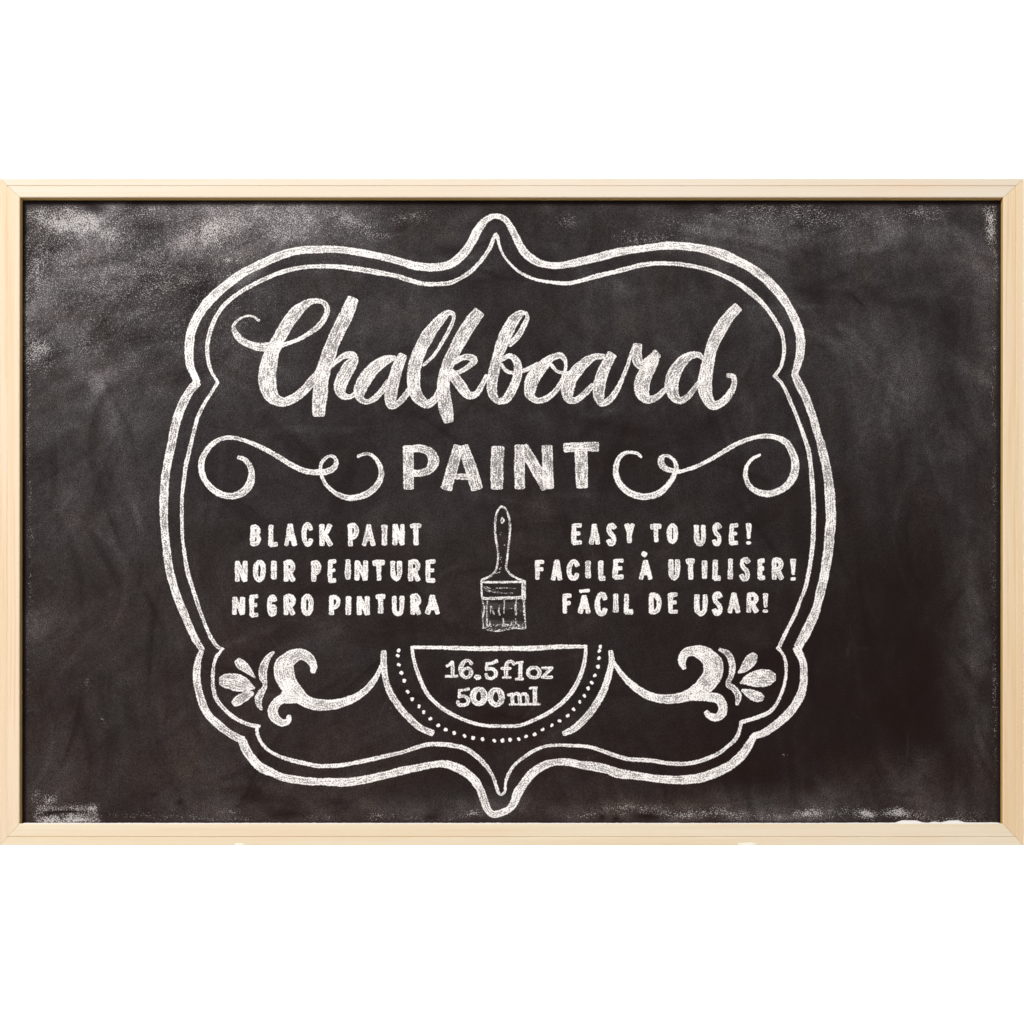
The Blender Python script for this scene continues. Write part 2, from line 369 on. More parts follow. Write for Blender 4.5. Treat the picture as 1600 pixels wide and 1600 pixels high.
# ------------------------------------------------------------------ pine frame, four mitred rails
OUT = [(-1.6, 277.9), (1600.6, 277.9), (1600.6, 1322.3), (-1.6, 1322.3)]
INN = [(31.2, 308.6), (1567.3, 308.6), (1566.6, 1286.6), (30.6, 1286.6)]
PROF_ALL = [(0.0, 0.019), (0.0, 0.0012), (0.012, 0.0005), (0.035, 0.0001), (0.06, 0), (0.38, 0), (0.392, 0.0007), (0.408, 0.0008), (0.425, 0.0002), (0.44, -0.0002), (0.93, -0.0002),
        (0.965, 0.0), (0.985, 0.0003), (1.0, 0.0010), (1.0, 0.0185)]
def rail(i, mat, label):
    PROF = [(t, y * (0.35 if i % 2 and 0.3 < t < 0.5 else 1)) for t, y in PROF_ALL]
    j = (i + 1) % 4
    o0, o1, n0, n1 = [np.array(at_front(*p)) for p in (OUT[i], OUT[j], INN[i], INN[j])]
    d = (o1 - o0) / np.linalg.norm(o1 - o0)
    gap = 0.00012
    o0 = o0 + d * gap; n0 = n0 + d * gap; o1 = o1 - d * gap; n1 = n1 - d * gap
    NS = 40
    vs, al, ac = [], [], []
    wid = np.linalg.norm(at_front(0, 0)[0] - at_front(31, 0)[0])
    for s in range(NS + 1):
        for (t, y) in PROF:
            a = o0 + (n0 - o0) * t; b = o1 + (n1 - o1) * t
            p = a + (b - a) * s / NS
            vs.append((p[0], y, p[1])); al.append(float(np.dot(p - o0, d))); ac.append(t * wid + (y if t == 1.0 else 0) + i * 0.13)
    P = len(PROF); fs = []
    for s in range(NS):
        for k in range(P - 1):
            fs.append((s * P + k, s * P + k + 1, (s + 1) * P + k + 1, (s + 1) * P + k))
        fs.append((s * P + P - 1, s * P, (s + 1) * P, (s + 1) * P + P - 1))
    fs.append(tuple(range(P - 1, -1, -1))); fs.append(tuple(NS * P + k for k in range(P)))
    o = mesh_obj("frame_rail", vs, fs, mat, board, label, dict(along=al, across=ac))
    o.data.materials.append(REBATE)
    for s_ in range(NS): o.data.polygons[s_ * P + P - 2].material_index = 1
    import bmesh
    bm = bmesh.new(); bm.from_mesh(o.data); bmesh.ops.recalc_face_normals(bm, faces=bm.faces); bm.to_mesh(o.data); bm.free()
REBATE = mat_wood("pine_rebate_bounce", (0, 0, 0), (0, 0, 0), 0, 2.2, (), True)  # inner lip faces, bounced light painted in
rail(0, mat_wood("pine_top", (0.795, 0.70, 0.575), (0.78, 0.66, 0.515), 0.12, 1.3), "top rail of the pine frame")
rail(1, mat_wood("pine_right", (0.83, 0.655, 0.44), (0.80, 0.585, 0.36), 0.6, 5.1), "right rail of the pine frame with strong straight grain")
rail(2, mat_wood("pine_bottom", (0.84, 0.72, 0.55), (0.81, 0.67, 0.47), 0.14, 8.7, [(373, 1320, 9, 3.5), (1168, 1318.5, 17, 3)]), "bottom rail of the pine frame")
rail(3, mat_wood("pine_left", (0.83, 0.665, 0.485), (0.79, 0.60, 0.40), 0.42, 11.9), "left rail of the pine frame")

# two brackets that carry the board from the backdrop wall, behind the panel
M = mat_metal()
for x in (-0.28, 0.28):
    v1, f1 = box(x - 0.012, x + 0.012, RECESS + 0.0045, 1.199, 0.06, 0.084)
    v2, f2 = box(x - 0.03, x + 0.03, RECESS + 0.0038, RECESS + 0.008, 0.02, 0.124)
    v2 = [(a, b, c) for a, b, c in v2]
    mesh_obj("mounting_bracket", v1 + v2, f1 + [tuple(k + 8 for k in q) for q in f2], M, board)

# ------------------------------------------------------------------ chalk strokes
def catmull(pts, closed=False, step=1.6):
    P = np.array(pts, float)
    if closed: Q = np.vstack([P[-1], P, P[0], P[1]])
    else: Q = np.vstack([2 * P[0] - P[1], P, 2 * P[-1] - P[-2]])
    out = []
    for i in range(1, len(Q) - 2):
        p0, p1, p2, p3 = Q[i - 1], Q[i], Q[i + 1], Q[i + 2]
        def tj(t, a, b): return t + max(np.linalg.norm((b - a)[:2]), 1e-3) ** 0.5
        t0 = 0; t1 = tj(t0, p0, p1); t2 = tj(t1, p1, p2); t3 = tj(t2, p2, p3)
        n = max(1, int(np.linalg.norm((p2 - p1)[:2]) / step))
        for t in t1 + (t2 - t1) * np.arange(n) / n:
            A1 = (t1 - t) / (t1 - t0) * p0 + (t - t0) / (t1 - t0) * p1
            A2 = (t2 - t) / (t2 - t1) * p1 + (t - t1) / (t2 - t1) * p2
            A3 = (t3 - t) / (t3 - t2) * p2 + (t - t2) / (t3 - t2) * p3
            B1 = (t2 - t) / (t2 - t0) * A1 + (t - t0) / (t2 - t0) * A2
            B2 = (t3 - t) / (t3 - t1) * A2 + (t - t1) / (t3 - t1) * A3
            out.append((t2 - t) / (t2 - t1) * B1 + (t - t1) / (t2 - t1) * B2)
    out.append(Q[1] if closed else Q[-2])
    return np.array(out)

layer = [0]
EXT = 0.6
class Draw:
    dim = False                            # pressed lightly
    def __init__(s): s.v = []; s.f = []; s.al = []; s.ac = []; s.hw = []; s.de = []
    def stroke(s, pts, density=0.5, cap=True, closed=False, wscale=1.0, jitter=0.03):
        """pts: (x, y, width) in drawing units; a ribbon with rounded ends"""
        P = catmull(pts, closed)
        if s.dim: P[:, 2] = P[:, 2] * 0.86 - 0.2; density -= 0.16
        P[:, 2] = np.maximum(P[:, 2] * wscale, 1.2)
        n = len(P)
        ph = rng.rand() * 50
        k = np.arange(n) * 1.6
        P[:, 2] *= 1 + jitter * 2 * (vnoise(k / 9 + ph, k * 0 + ph, 3) - 0.5) * 2
        T = np.gradient(P[:, :2], axis=0)
        T /= np.maximum(np.linalg.norm(T, axis=1, keepdims=True), 1e-6)
        N = np.stack([-T[:, 1], T[:, 0]], 1)
        C = P[:, :2] + N * (0.5 * (vnoise(k / 14 + ph, k * 0 + 9 + ph, 8) - 0.5))[:, None]
        H = P[:, 2] / 2
        ctr, nor, hh = list(C), list(N), list(H)
        if cap and not closed:
            # rounded ends lying inside the traced length
            for end in (0, 1):
                r = (H[0] if end == 0 else H[-1])
                c = C[0] if end == 0 else C[-1]; tt = T[0] if end == 0 else T[-1]; nn = N[0] if end == 0 else N[-1]
                sg = -1 if end == 0 else 1
                add = []
                m = max(3, int(r / 1.2)); reach = min(r, 2.2)
                for a in np.linspace(0, math.pi / 2, m + 1)[1:]:
                    add.append((c + sg * tt * reach * math.sin(a), nn, max(r * math.cos(a) ** 0.6 if a < 1.5 else 0.0, 0.01)))
                if end == 0:
                    for q in add: ctr.insert(0, q[0]); nor.insert(0, q[1]); hh.insert(0, q[2])
                else:
                    for q in add: ctr.append(q[0]); nor.append(q[1]); hh.append(q[2])
        ctr = np.array(ctr); nor = np.array(nor); hh = np.array(hh) + EXT
        L = np.concatenate([[0], np.cumsum(np.linalg.norm(np.diff(ctr, axis=0), axis=1))])
        layer[0] = (layer[0] + 1) % 8
        base = len(s.v); m = len(ctr)
        yb = RECESS - 0.00012 - 0.00003 * layer[0] - 0.000022 * np.linspace(0, 1, m)
        for i in range(m):
            for sg in (-1, 0, 1):
                x, y = ctr[i] + nor[i] * hh[i] * sg
                X, Z = at_panel(x, y)
                s.v.append((X, yb[i], Z)); s.al.append(L[i] + ph * 20); s.ac.append(sg); s.hw.append(hh[i]); s.de.append(density)
        for i in range(m - 1):
            a = base + 3 * i; b = a + 3
            s.f.append((a, a + 1, b + 1, b)); s.f.append((a + 1, a + 2, b + 2, b + 1))
    def line(s, pts, w, density=0.5, **k):
        s.stroke([(x, y, w) for x, y in pts], density, **k)
    def ring(s, cx, cy, rx, ry, w, density=0.5, tilt=0.0, wr=None):
        pts = []
        for a in np.linspace(0, 2 * math.pi, 13)[:-1]:
            pts.append((cx + rx * math.cos(a) + tilt * ry * -math.sin(a), cy + ry * math.sin(a), w if wr is None else w + (wr - w) * abs(math.cos(a))))
        s.stroke(pts, density, closed=True)
    def done(s, name, label=None, parent=None):
        o = mesh_obj(name, s.v, s.f, CHALK, board, label, dict(along=s.al, across=s.ac, halfwidth=s.hw, pressure=s.de))
        if parent is not None: o.parent = parent
        return o

def V(ox, oy, k, pts):                     # measurements at scale k with corner (ox, oy)
    return [(ox + p[0] / k, oy + p[1] / k) + tuple(p[2:]) for p in pts]

# ---- outer border, five arcs each side meeting in points
B = Draw()
B.stroke([(308,597,10),(304.4,588,10),(297.8,573,12),(295.4,554.4,14),(296,535.6,14),(299.7,515,14),(310,492.5,14),(326.9,470,15),(351.3,447.5,14),(379.4,426.9,13),(407.5,412.8,13),(431.9,401.6,13),(463.8,392,11.5),(497.5,389.7,11),
 (515,389.4,10.5),(537.5,390.9,10.5),(567.5,395.4,11),(593.8,400.6,11),(620,407,11),(642.5,413.8,12),(661,417,12),(680,417.5,12),(698.8,414.7,12),(713.8,406,13),(726.9,393,13),(738,376,13),(745.6,361,13),(755,348,11),(766,339.7,9),
 (773.5,338,8),(781.6,338.8,8.5),(791,344.4,9),(799.4,357.5,10),(806.9,372.5,12),(813.4,385.6,12),(823.8,398.8,12),(838.8,409,12),(853.8,413.8,10),(872.5,415,10),(891,412.3,11),(910,407.8,12),(928.8,403.4,12),(947.5,398.8,13),(966,394,12),(985,391,11.5),(1003.8,388.4,11),
 (1022.5,386,11),(1040,384,12),(1058.8,384,12),(1077.5,385.6,12),(1096,388.4,12),(1115,392.8,14),(1133.8,399.7,15),(1152.5,408,14),(1171,417.5,14),(1190,430.6,14),(1206.9,446.6,14),(1221.9,464.4,14),(1234,483,13),(1243.4,501.9,13),(1249,518.8,14),(1251,533.8,14),(1250,552.5,13),(1246,569.4,12),(1242,583,10)], 0.56)
B.stroke([(1241.6,584,11),(1248,599.4,13),(1257.5,618,13),(1264,635,12),(1270.6,653.8,12),(1276,672.5,12),(1281.9,691,12),(1286.6,710,13),(1291,728.8,13),(1294,747.5,14),(1296,766,15),(1297.2,785,16),(1298.2,803.8,16),(1297.6,820,16),(1296,837.5,15.5),(1294,860,15),(1291,880.6,15),(1287.5,901,14),(1282.8,920,14),(1279,938.8,13),(1273.4,957.5,14),(1265,976,15),(1255.6,995,15),(1247,1011,14)], 0.50)
B.stroke([(1245.3,1012,14),(1248.5,1020,12),(1254.7,1035,11),(1256,1050,11.5),(1255.6,1066.9,12),(1251,1085.6,13),(1240.6,1104.4,13),(1225.6,1121,13),(1208.8,1135,12),(1193.8,1145,11),(1178,1150,10)], 0.58)
B.stroke([(1178,1150,11),(1171,1162.5,12),(1161.9,1176.6,14),(1148.8,1189.7,14),(1133.8,1200,14),(1115,1208.4,14),(1096,1215,14),(1077.5,1217.8,14),(1058.8,1218.8,13),(1041,1217.8,12),(1022.5,1216.5,11),(1003.8,1213.5,12),(985,1211,12.5),(966,1208.4,14),(947.5,1201.9,14),(928.8,1198,14),(906,1194.8,12),(887.5,1191,11),(868.8,1191,10),(851.9,1195.3,12),(836.9,1203.8,13),(823.8,1216.9,13),(814.4,1230,14),(807.8,1241,14),(803,1254.4,13),(795.6,1263.8,11),(784.4,1269.4,10),(770,1272,11),
 (762.5,1265.6,11.5),(756.9,1252.5,12),(751,1235.6,12),(743.8,1222.5,13),(732.5,1211,13),(719.4,1201.9,13),(702.5,1195.3,13),(687.5,1193.4,11),(668.8,1196,10),(650,1200,11),(631,1203.8,12),(612.5,1208.4,12),(593.8,1213,12),(575,1217,12),(556,1220.6,12),(537.5,1222.5,13),(518.8,1222,12),(501,1221.6,11),(482.5,1220.9,12),(461.9,1218.4,12),(443,1214.7,11),(424.4,1207,12),(407.5,1198.8,14),(394.4,1185.6,14),(385,1172.5,14),(378.5,1158,14)], 0.56)
B.stroke([(380,1156,11),(371.9,1153.2,11),(356.9,1144.4,11),(341.9,1133,12),(327.8,1120,12),(318.4,1105,12),(312.8,1088,12),(308,1065.6,12),(307.6,1047,11.5),(310.4,1030,10),(314.7,1018,8)], 0.50)
B.stroke([(316,1016,9),(303.4,995,11),(294,974.4,11),(285.6,953.8,12),(278,935,12),(271.6,916,12),(265.6,893.8,12.5),(262.2,875,12.5),(260.2,856,12),(258,837.5,12),(256.6,818.8,12),(256,801,12.5),(256,785,13),(257,766,13),(258.4,747.5,13),(260.3,732.5,12.5),(264,713.8,13),(268.8,691,13),(273.4,666.9,14),(280,644.4,14),(289.4,623.8,14),(298.8,608.8,13),(308.5,597.8,12)], 0.48)
B.done("outer_border_line", "thick chalk line of the outer label border")

B = Draw()
B.stroke([(340,597,4),(330.6,580.6,5),(325,561.9,5.5),(324,539.4,6),(328.8,516.9,7),(338,494.4,6),(351,476.6,6),(371.9,458.8,6),(394.4,445.6,6.5),(416.9,434.4,6),(441,425,6.5),(469.4,418.4,6),(497.5,416.3,6),(528,417,7),(556,420.3,8),(584.4,425,8),(612.5,430,7),(635,436,7),(659.4,443.3,7),(680,444,6.5),(702.5,441.9,6.5),(723,432.5,6),(740,420.3,6),(753,406,6),(764.4,389.4,6),(770,376,6),(773.5,367,5)], 0.50)
B.stroke([(774.5,366,5),(776.9,369,5),(779.7,381.9,4),(786,397.8,3.5),(799.4,414.7,3.5),(816,427.8,4),(838.8,437,4.5),(865,441.5,5),(887.5,442.8,6),(906,439,6),(928.8,432.5,7),(966,423.5,7),(1003.8,414,7),(1031.9,411.5,6),(1062.5,412.8,6),(1085,416.6,6),(1107.5,422,6),(1130,430.6,6),(1148.8,440,7),(1167.5,453,8),(1182.5,465.3,7.5),(1197.5,481,6),(1210.6,500,6),(1221,518.8,6),(1224.7,535.6,5.5),(1224.7,554.4,5.5),(1220,573,5),(1211,587,5)], 0.54)
B.stroke([(1210,587,6),(1221,598.4,5),(1231,618,6),(1241.6,642.5,5.5),(1249,661,5.5),(1255.6,680,6),(1263,702.5,7),(1266.5,725,6.5),(1268.4,747.5,7),(1270,770,7),(1271.4,800,7),(1271,824.4,7),(1269.7,850.6,7),(1266.9,875,6),(1263,897.5,6),(1257.5,920,6),(1250,938.8,5),(1242.5,959.4,6),(1233,978,5),(1223.8,996.9,6),(1217,1011,5)], 0.52)
B.stroke([(1215.5,1012,6),(1221.9,1020,4),(1226.6,1031,5),(1228.4,1050,4.5),(1225.6,1068.8,4.5),(1220,1085.6,5),(1212.5,1100.6,5),(1201,1113.3,6),(1178.8,1122,6),(1159,1128,6)], 0.58)
B.stroke([(1158,1128,6),(1156,1138,5),(1150.6,1153,6),(1137.5,1166,5),(1118.8,1179.4,6),(1100,1186.9,6),(1077.5,1192.5,6),(1058.8,1193.4,6),(1040,1192,6),(1013,1187.8,6),(985,1186.5,6),(962.5,1181,6),(940,1172.8,6),(919.4,1167,5.5),(891,1165,5),(872.5,1164.4,4.5),(853.8,1166,4.5),(835,1172.8,5),(816,1185,4.5),(801,1199,4.5),(792.5,1214,5),(789.7,1224,4),(788.5,1237,4),(784,1241.5,4),(779.4,1239.5,4.5),
 (776.6,1231.9,5),(770,1213,5),(758.8,1196,6.5),(743.8,1181,7.5),(725,1169,7),(706,1164.8,7),(687.5,1162.9,7),(668.8,1162.9,6),(650,1168,6),(631,1174.7,5.5),(603,1181,6.5),(575,1187.8,6.5),(546.9,1193.4,6),(528,1196,6),(511,1196.8,6),(491.9,1196.0,6),(473,1192,6.5),(454.4,1187.5,6),(435.6,1181,5),(418.8,1171.6,5),(407.5,1159,5),(401.9,1146,5),(401.5,1135,5)], 0.52)
B.stroke([(405,1134.6,5),(396.3,1134,6),(381.3,1129.4,5.5),(364.4,1120,6),(349.4,1106.9,6),(338,1091.9,6.5),(333.4,1075,6),(332.5,1062.5,5.5),(333.4,1043.8,5),(338,1026.9,5),(346,1015.6,4)], 0.46)
B.stroke([(349,1014,3),(341.9,1011.9,5),(332.5,1000.6,6),(323,981.9,5),(315.6,963,5),(308,940.6,6),(300.6,918,6),(293,893.8,6.5),(289,871,6),(286,846.9,4.5),(284.7,828,5),(284,803.8,5),(284.7,775.6,5),(287.9,747.5,6),(291,725,6.5),(296.9,700.6,6),(302.5,676,5.5),(310,650,5.5),(319.4,631,5),(332.5,610.6,5),(340,598.4,5)], 0.48)
B.done("inner_border_line", "thin chalk line inside the label border")

# ---- the script title, one part per letter
a_, b_, c_ = (340, 440, 4.444), (600, 440, 4.444), (840, 440, 4.444)
script = [
 ("C", [(a_, [(285,270,4),(245,243,3),(200,240,3),(145,265,3.5),(110,310,5),(125,360,9),(170,410,10),(230,440,11),(300,455,13),(380,450,13),(450,440,7),(530,415,5.5),(620,370,6.5),(700,310,8),(745,250,8.5),(760,190,8),(740,150,7),(700,135,7.5),(650,140,9),(600,165,13),(540,220,18),(480,300,19),(430,390,19),(380,490,21),(355,580,25),(345,670,26),(355,750,25),(390,810,19),(450,835,14),(520,815,13),(590,765,13),(650,700,14),(700,640,12),(755,575,8)])]),
 ("h", [(a_, [(940,118,17),(900,220,21),(850,320,21),(800,430,20),(760,540,22),(725,650,22),(715,760,22),(705,850,20.5),(703,930,18)]),
        (a_, [(780,600,5),(830,550,7),(880,515,9),(935,512,12),(945,540,15),(910,600,20),(870,670,20),(850,740,18),(870,790,12),(920,800,7),(965,770,8)])]),
 ("a", [(a_, [(1230,530,7),(1180,540,13),(1100,590,18),(1030,670,20),(990,750,19),(990,810,12),(1030,835,8),(1090,810,9),(1140,760,9),(1185,695,8)]),
        (a_, [(1288,512,13),(1255,580,17),(1230,660,18),(1210,740,19),(1200,810,18),(1205,860,12),(1240,855,9),(1290,810,9),(1335,745,9)])]),
 ("l", [(b_, [(275,580,4),(340,520,4.5),(400,430,5),(450,340,5.5),(480,270,5),(480,225,6),(450,215,8),(415,240,13),(360,300,17),(300,380,20),(250,480,20),(215,580,20),(205,680,20),(215,760,19),(250,820,16),(300,850,13),(350,820,11),(385,760,10),(420,690,10)])]),
 ("k", [(b_, [(660,210,18),(600,290,20),(545,380,20),(490,480,19),(440,590,18),(415,680,18),(415,770,20),(425,860,21),(440,930,19),(448,972,15)]),
        (b_, [(480,570,6),(540,530,8),(590,525,10),(628,545,10),(600,580,8),(540,620,7),(470,645,8)]),
        (b_, [(460,630,14),(500,680,15),(545,740,16),(590,790,12),(640,780,9),(680,720,8),(712,655,6)])]),
 ("b", [(b_, [(870,440,8),(930,380,9),(970,310,8),(995,250,6),(985,220,5),(950,225,11),(900,270,17),(860,340,19),(820,430,18),(790,520,16),(765,620,16),(750,700,16),(755,780,14),(790,830,9),(840,820,12),(890,750,14),(925,660,13),(930,590,12),(910,540,10),(870,518,8),(805,550,6)]),
        (b_, [(815,575,5),(850,620,5),(910,635,5.5),(980,615,6),(1065,575,7)])]),
 ("o", [(b_, [(1115,565,14),(1180,522,10),(1230,515,9),(1258,550,6),(1258,620,5),(1230,700,7),(1180,770,8),(1120,815,9),(1060,825,9),(1015,790,14),(1015,740,19),(1035,670,20),(1080,610,20),(1125,562,15)]),
        (b_, [(1160,575,5),(1200,620,5),(1250,635,5.5),(1315,635,6)])]),
 ("a", [(b_, [(1525,520,8),(1460,525,10),(1400,560,15),(1340,620,18),(1290,690,20),(1275,760,19),(1285,815,13),(1330,825,9),(1390,780,9),(1450,720,8)]),
        (c_, [(517,505,15),(485,560,16),(450,640,17),(430,720,18),(425,790,17),(445,845,10),(490,830,10),(540,770,9),(590,670,6),(625,580,5.5),(655,490,5.5),(680,440,7)])]),
 ("r", [(c_, [(696,438,13),(690,500,14),(700,560,15),(735,580,15),(775,550,14),(832,500,14)]),
        (c_, [(815,530,14),(785,585,19),(750,640,22),(725,710,23),(730,780,21),(770,820,13),(830,800,9),(885,750,8)])]),
 ("d", [(c_, [(1150,540,5),(1120,510,9),(1060,515,12),(1000,560,17),(950,640,20),(930,720,20),(945,790,17),(985,825,11),(1040,800,9),(1090,740,7),(1125,695,6)]),
        (c_, [(1392,178,15),(1330,240,17),(1270,330,19),(1220,430,18),(1190,530,18),(1170,640,20),(1160,730,21),(1175,800,18),(1215,860,14),(1270,845,12),(1330,785,11),(1365,710,8),(1358,660,8),(1320,652,6)])]),
]
for i, (ch, strokes) in enumerate(script):
    d = Draw()
    for (o, pts) in strokes: d.stroke(V(*o, pts), 0.49, wscale=1.03)
    d.done("chalk_letter", "script letter %s of the title word Chalkboard" % ch)

# ---- PAINT
o = (600, 680, 4.444)
def word_letter(strokes, label, density=0.45):
    d = Draw()
    for s_ in strokes: d.stroke(s_, density)
    d.done("chalk_letter", label)
word_letter([V(*o, [(168,80,16.5),(170,220,16.5),(171,368,16.5)]), V(*o, [(175,100,11),(250,92,12),(318,120,14),(345,180,17),(315,240,13),(255,263,11),(205,265,10)])], "large capital P of the word PAINT under the title")
word_letter([V(*o, [(520,80,16),(475,225,17),(433,372,18)]), V(*o, [(550,80,16),(602,225,18),(645,372,18)]), V(*o, [(478,288,9),(540,288,9),(610,288,9)])], "large capital A of the word PAINT under the title")
word_letter([V(*o, [(792,85,19.5),(785,225,20),(784,368,19)])], "large capital I of the word PAINT under the title")
word_letter([V(*o, [(941,75,15),(940,225,16),(943,366,15.5)]), V(*o, [(968,80,15),(1050,225,18),(1130,362,17)]), V(*o, [(1133,78,16),(1136,225,17),(1142,365,17)])], "large capital N of the word PAINT under the title")
word_letter([V(*o, [(1255,88,14),(1370,80,14),(1484,80,15)]), V(*o, [(1368,110,19),(1372,225,19),(1375,360,18)])], "large capital T of the word PAINT under the title")

# ---- small capitals: strokes in a unit box
FONT = {
 'A': [[(0.02,1),(0.27,.5),(0.48,0)],[(0.52,0),(0.75,.5),(0.98,1)],[(0.22,.70),(0.78,.70)]],
 'B': [[(0.08,0),(0.08,1)],[(0.08,.03),(.62,.03),(.86,.22),(.60,.46),(0.1,.47)],[(0.1,.47),(.70,.50),(.98,.74),(.66,.97),(0.08,1)]],
 'C': [[(0.98,.22),(.80,.03),(.42,0),(.10,.22),(.02,.52),(.14,.85),(.50,1),(.84,.93),(.98,.76)]],
 'D': [[(0.08,0),(0.08,1)],[(0.08,.02),(.55,.03),(.92,.28),(.96,.60),(.70,.94),(0.08,1)]],
 'E': [[(0.08,0),(0.08,1)],[(0.08,.02),(.98,.0)],[(0.1,.48),(.82,.46)],[(0.08,1),(1,.98)]],
 'F': [[(0.08,0),(0.10,1)],[(0.08,.03),(.98,.03)],[(0.1,.48),(.85,.46)]],
 'G': [[(0.96,.18),(.70,.0),(.34,.04),(.05,.34),(.06,.74),(.38,.99),(.78,.94),(.92,.56)],[(.52,.56),(.95,.56)]],
 'I': [[(0.5,0),(0.5,1)]],
 'K': [[(0.08,0),(0.08,1)],[(0.95,0),(.50,.40),(.14,.58)],[(.40,.48),(.68,.72),(1,1)]],
 'L': [[(0.12,0),(0.08,1)],[(0.08,1),(1,.98)]],
 'N': [[(0.06,0),(0.06,1)],[(0.06,.02),(.5,.5),(.92,1)],[(0.94,0),(0.94,1)]],
 'O': [[(.5,0),(.12,.14),(0,.5),(.12,.86),(.5,1),(.88,.86),(1,.5),(.88,.14),(.52,0)]],
 'P': [[(0.08,0),(0.12,1)],[(0.08,.03),(.58,.0),(.98,.18),(.90,.44),(.50,.60),(.14,.62)]],
 'R': [[(0.08,0),(0.08,1)],[(0.08,.03),(.60,.0),(.94,.18),(.80,.44),(.14,.54)],[(.48,.52),(.72,.78),(.98,1)]],
 'S': [[(0.98,.14),(.72,.0),(.30,.04),(.12,.22),(.30,.42),(.72,.56),(.94,.76),(.72,.98),(.28,1),(.02,.84)]],
 'T': [[(0,.06),(.5,.02),(1,.03)],[(.5,.04),(.54,1)]],
 'U': [[(0.04,0),(.05,.5),(.14,.86),(.5,1),(.84,.86),(.94,.5),(.94,0)]],
 'Y': [[(0.02,0),(.5,.48)],[(1,0),(.5,.48),(.42,1)]],
 '!': [[(0.55,0),(.5,.70)],[(.5,.97),(.52,1.0)]],
}
def caps(line, org, words, sw):
    """words: list of (word, [(letter, x0, x1, y0, y1)...])"""
    for (word, boxes) in words:
        for (ch, x0, x1, y0, y1) in boxes:
            d = Draw()
            k = org[2]
            X0, X1, Y0, Y1 = org[0] + x0 / k, org[0] + x1 / k, org[1] + y0 / k, org[1] + y1 / k
            w = sw
            if ch == 'I': w = min(X1 - X0, 8.8)
            h = w / 2
            bx0, bx1, by0, by1 = X0 + h, X1 - h, Y0 + h * 0.8, Y1 - h * 0.8
            if ch == 'I': bx0, bx1 = (X0 + X1) / 2 - .5, (X0 + X1) / 2 + .5
            lean = rng.uniform(-0.5, 0.5)
            for st in FONT[ch]:
                pts = [(bx0 + p[0] * (bx1 - bx0) + lean * (0.5 - p[1]), by0 + p[1] * (by1 - by0)) for p in st]
                ww = w * rng.uniform(0.94, 1.06)
                if ch in 'EFAN' and len(st) == 2 and abs(st[0][1] - st[1][1]) < 0.1: ww *= 0.86
                if ch == '!' and st[0][1] == 0: q = [(pts[0][0], pts[0][1], w * 1.15), (pts[1][0], pts[1][1], w * 0.7)]
                else: q = [(a, b, ww) for a, b in pts]
                d.stroke(q, 0.56, jitter=0.07)
            if (word, ch) == ("À", 'A'): d.stroke([(1004.5,864.8,7),(1008.5,867,7.5)], 0.75)
            if (word, ch) == ("FÁCIL", 'A'): d.stroke([(907,923.6,5),(913,923.0,5),(919.5,922.6,5)], 0.75)
            who = "exclamation mark" if ch == '!' else "capital " + ch
            d.done("chalk_letter", "small chalk %s in the words %s" % (who, line))
L_ = (340, 800, 4.444); R_ = (820, 800, 3.636)
caps("BLACK PAINT", L_, [("BLACK", [('B',222,305,90,235),('L',350,425,85,240),('A',460,550,78,240),('C',583,665,75,240),('K',703,800,80,240)]),
   ("PAINT", [('P',900,982,80,242),('A',1000,1098,82,240),('I',1137,1180,82,240),('N',1212,1303,80,235),('T',1330,1422,78,235)])], 7.4)
caps("NOIR PEINTURE", L_, [("NOIR", [('N',118,212,335,488),('O',247,333,335,487),('I',370,412,332,475),('R',455,543,335,487)]),
   ("PEINTURE", [('P',645,722,335,488),('E',762,832,328,492),('I',885,925,322,475),('N',948,1048,332,480),('T',1068,1170,335,482),('U',1198,1282,335,480),('R',1320,1410,330,485),('E',1440,1520,330,490)])], 7.6)
caps("NEGRO PINTURA", L_, [("NEGRO", [('N',98,192,585,718),('E',218,290,573,730),('G',343,415,578,725),('R',455,542,573,720),('O',580,665,570,720)]),
   ("PINTURA", [('P',768,855,578,720),('I',888,930,578,722),('N',965,1060,580,720),('T',1090,1172,570,710),('U',1208,1300,578,722),('R',1335,1415,570,718),('A',1440,1545,572,715)])], 7.6)
caps("EASY TO USE!", R_, [("EASY", [('E',262,330,65,185),('A',363,428,65,188),('S',462,522,65,190),('Y',567,625,62,180)]),
   ("TO", [('T',707,782,68,175),('O',808,870,65,180)]), ("USE!", [('U',960,1030,70,190),('S',1062,1120,62,192),('E',1158,1218,65,188),('!',1253,1290,60,188)])], 7.4)
caps("FACILE À UTILISER!", R_, [("FACILE", [('F',55,117,270,388),('A',147,215,268,392),('C',237,312,272,388),('I',343,375,272,382),('L',415,465,272,388),('E',497,568,265,382)]),
   ("À", [('A',645,727,270,388)]), ("UTILISER!", [('U',815,883,265,385),('T',910,972,265,388),('I',1003,1040,270,385),('L',1065,1120,268,388),('I',1155,1180,262,385),('S',1215,1282,258,390),('E',1320,1370,265,385),('R',1400,1472,262,388),('!',1503,1545,262,393)])], 7.6)
caps("FÁCIL DE USAR!", R_, [("FÁCIL", [('F',210,272,462,580),('A',300,375,470,580),('C',398,470,458,590),('I',503,532,460,575),('L',560,622,462,580)]),
   ("DE", [('D',702,778,460,580),('E',812,875,458,578)]), ("USAR!", [('U',962,1040,465,590),('S',1062,1125,455,585),('A',1150,1225,455,578),('R',1255,1330,458,575),('!',1353,1382,458,575)])], 7.4)

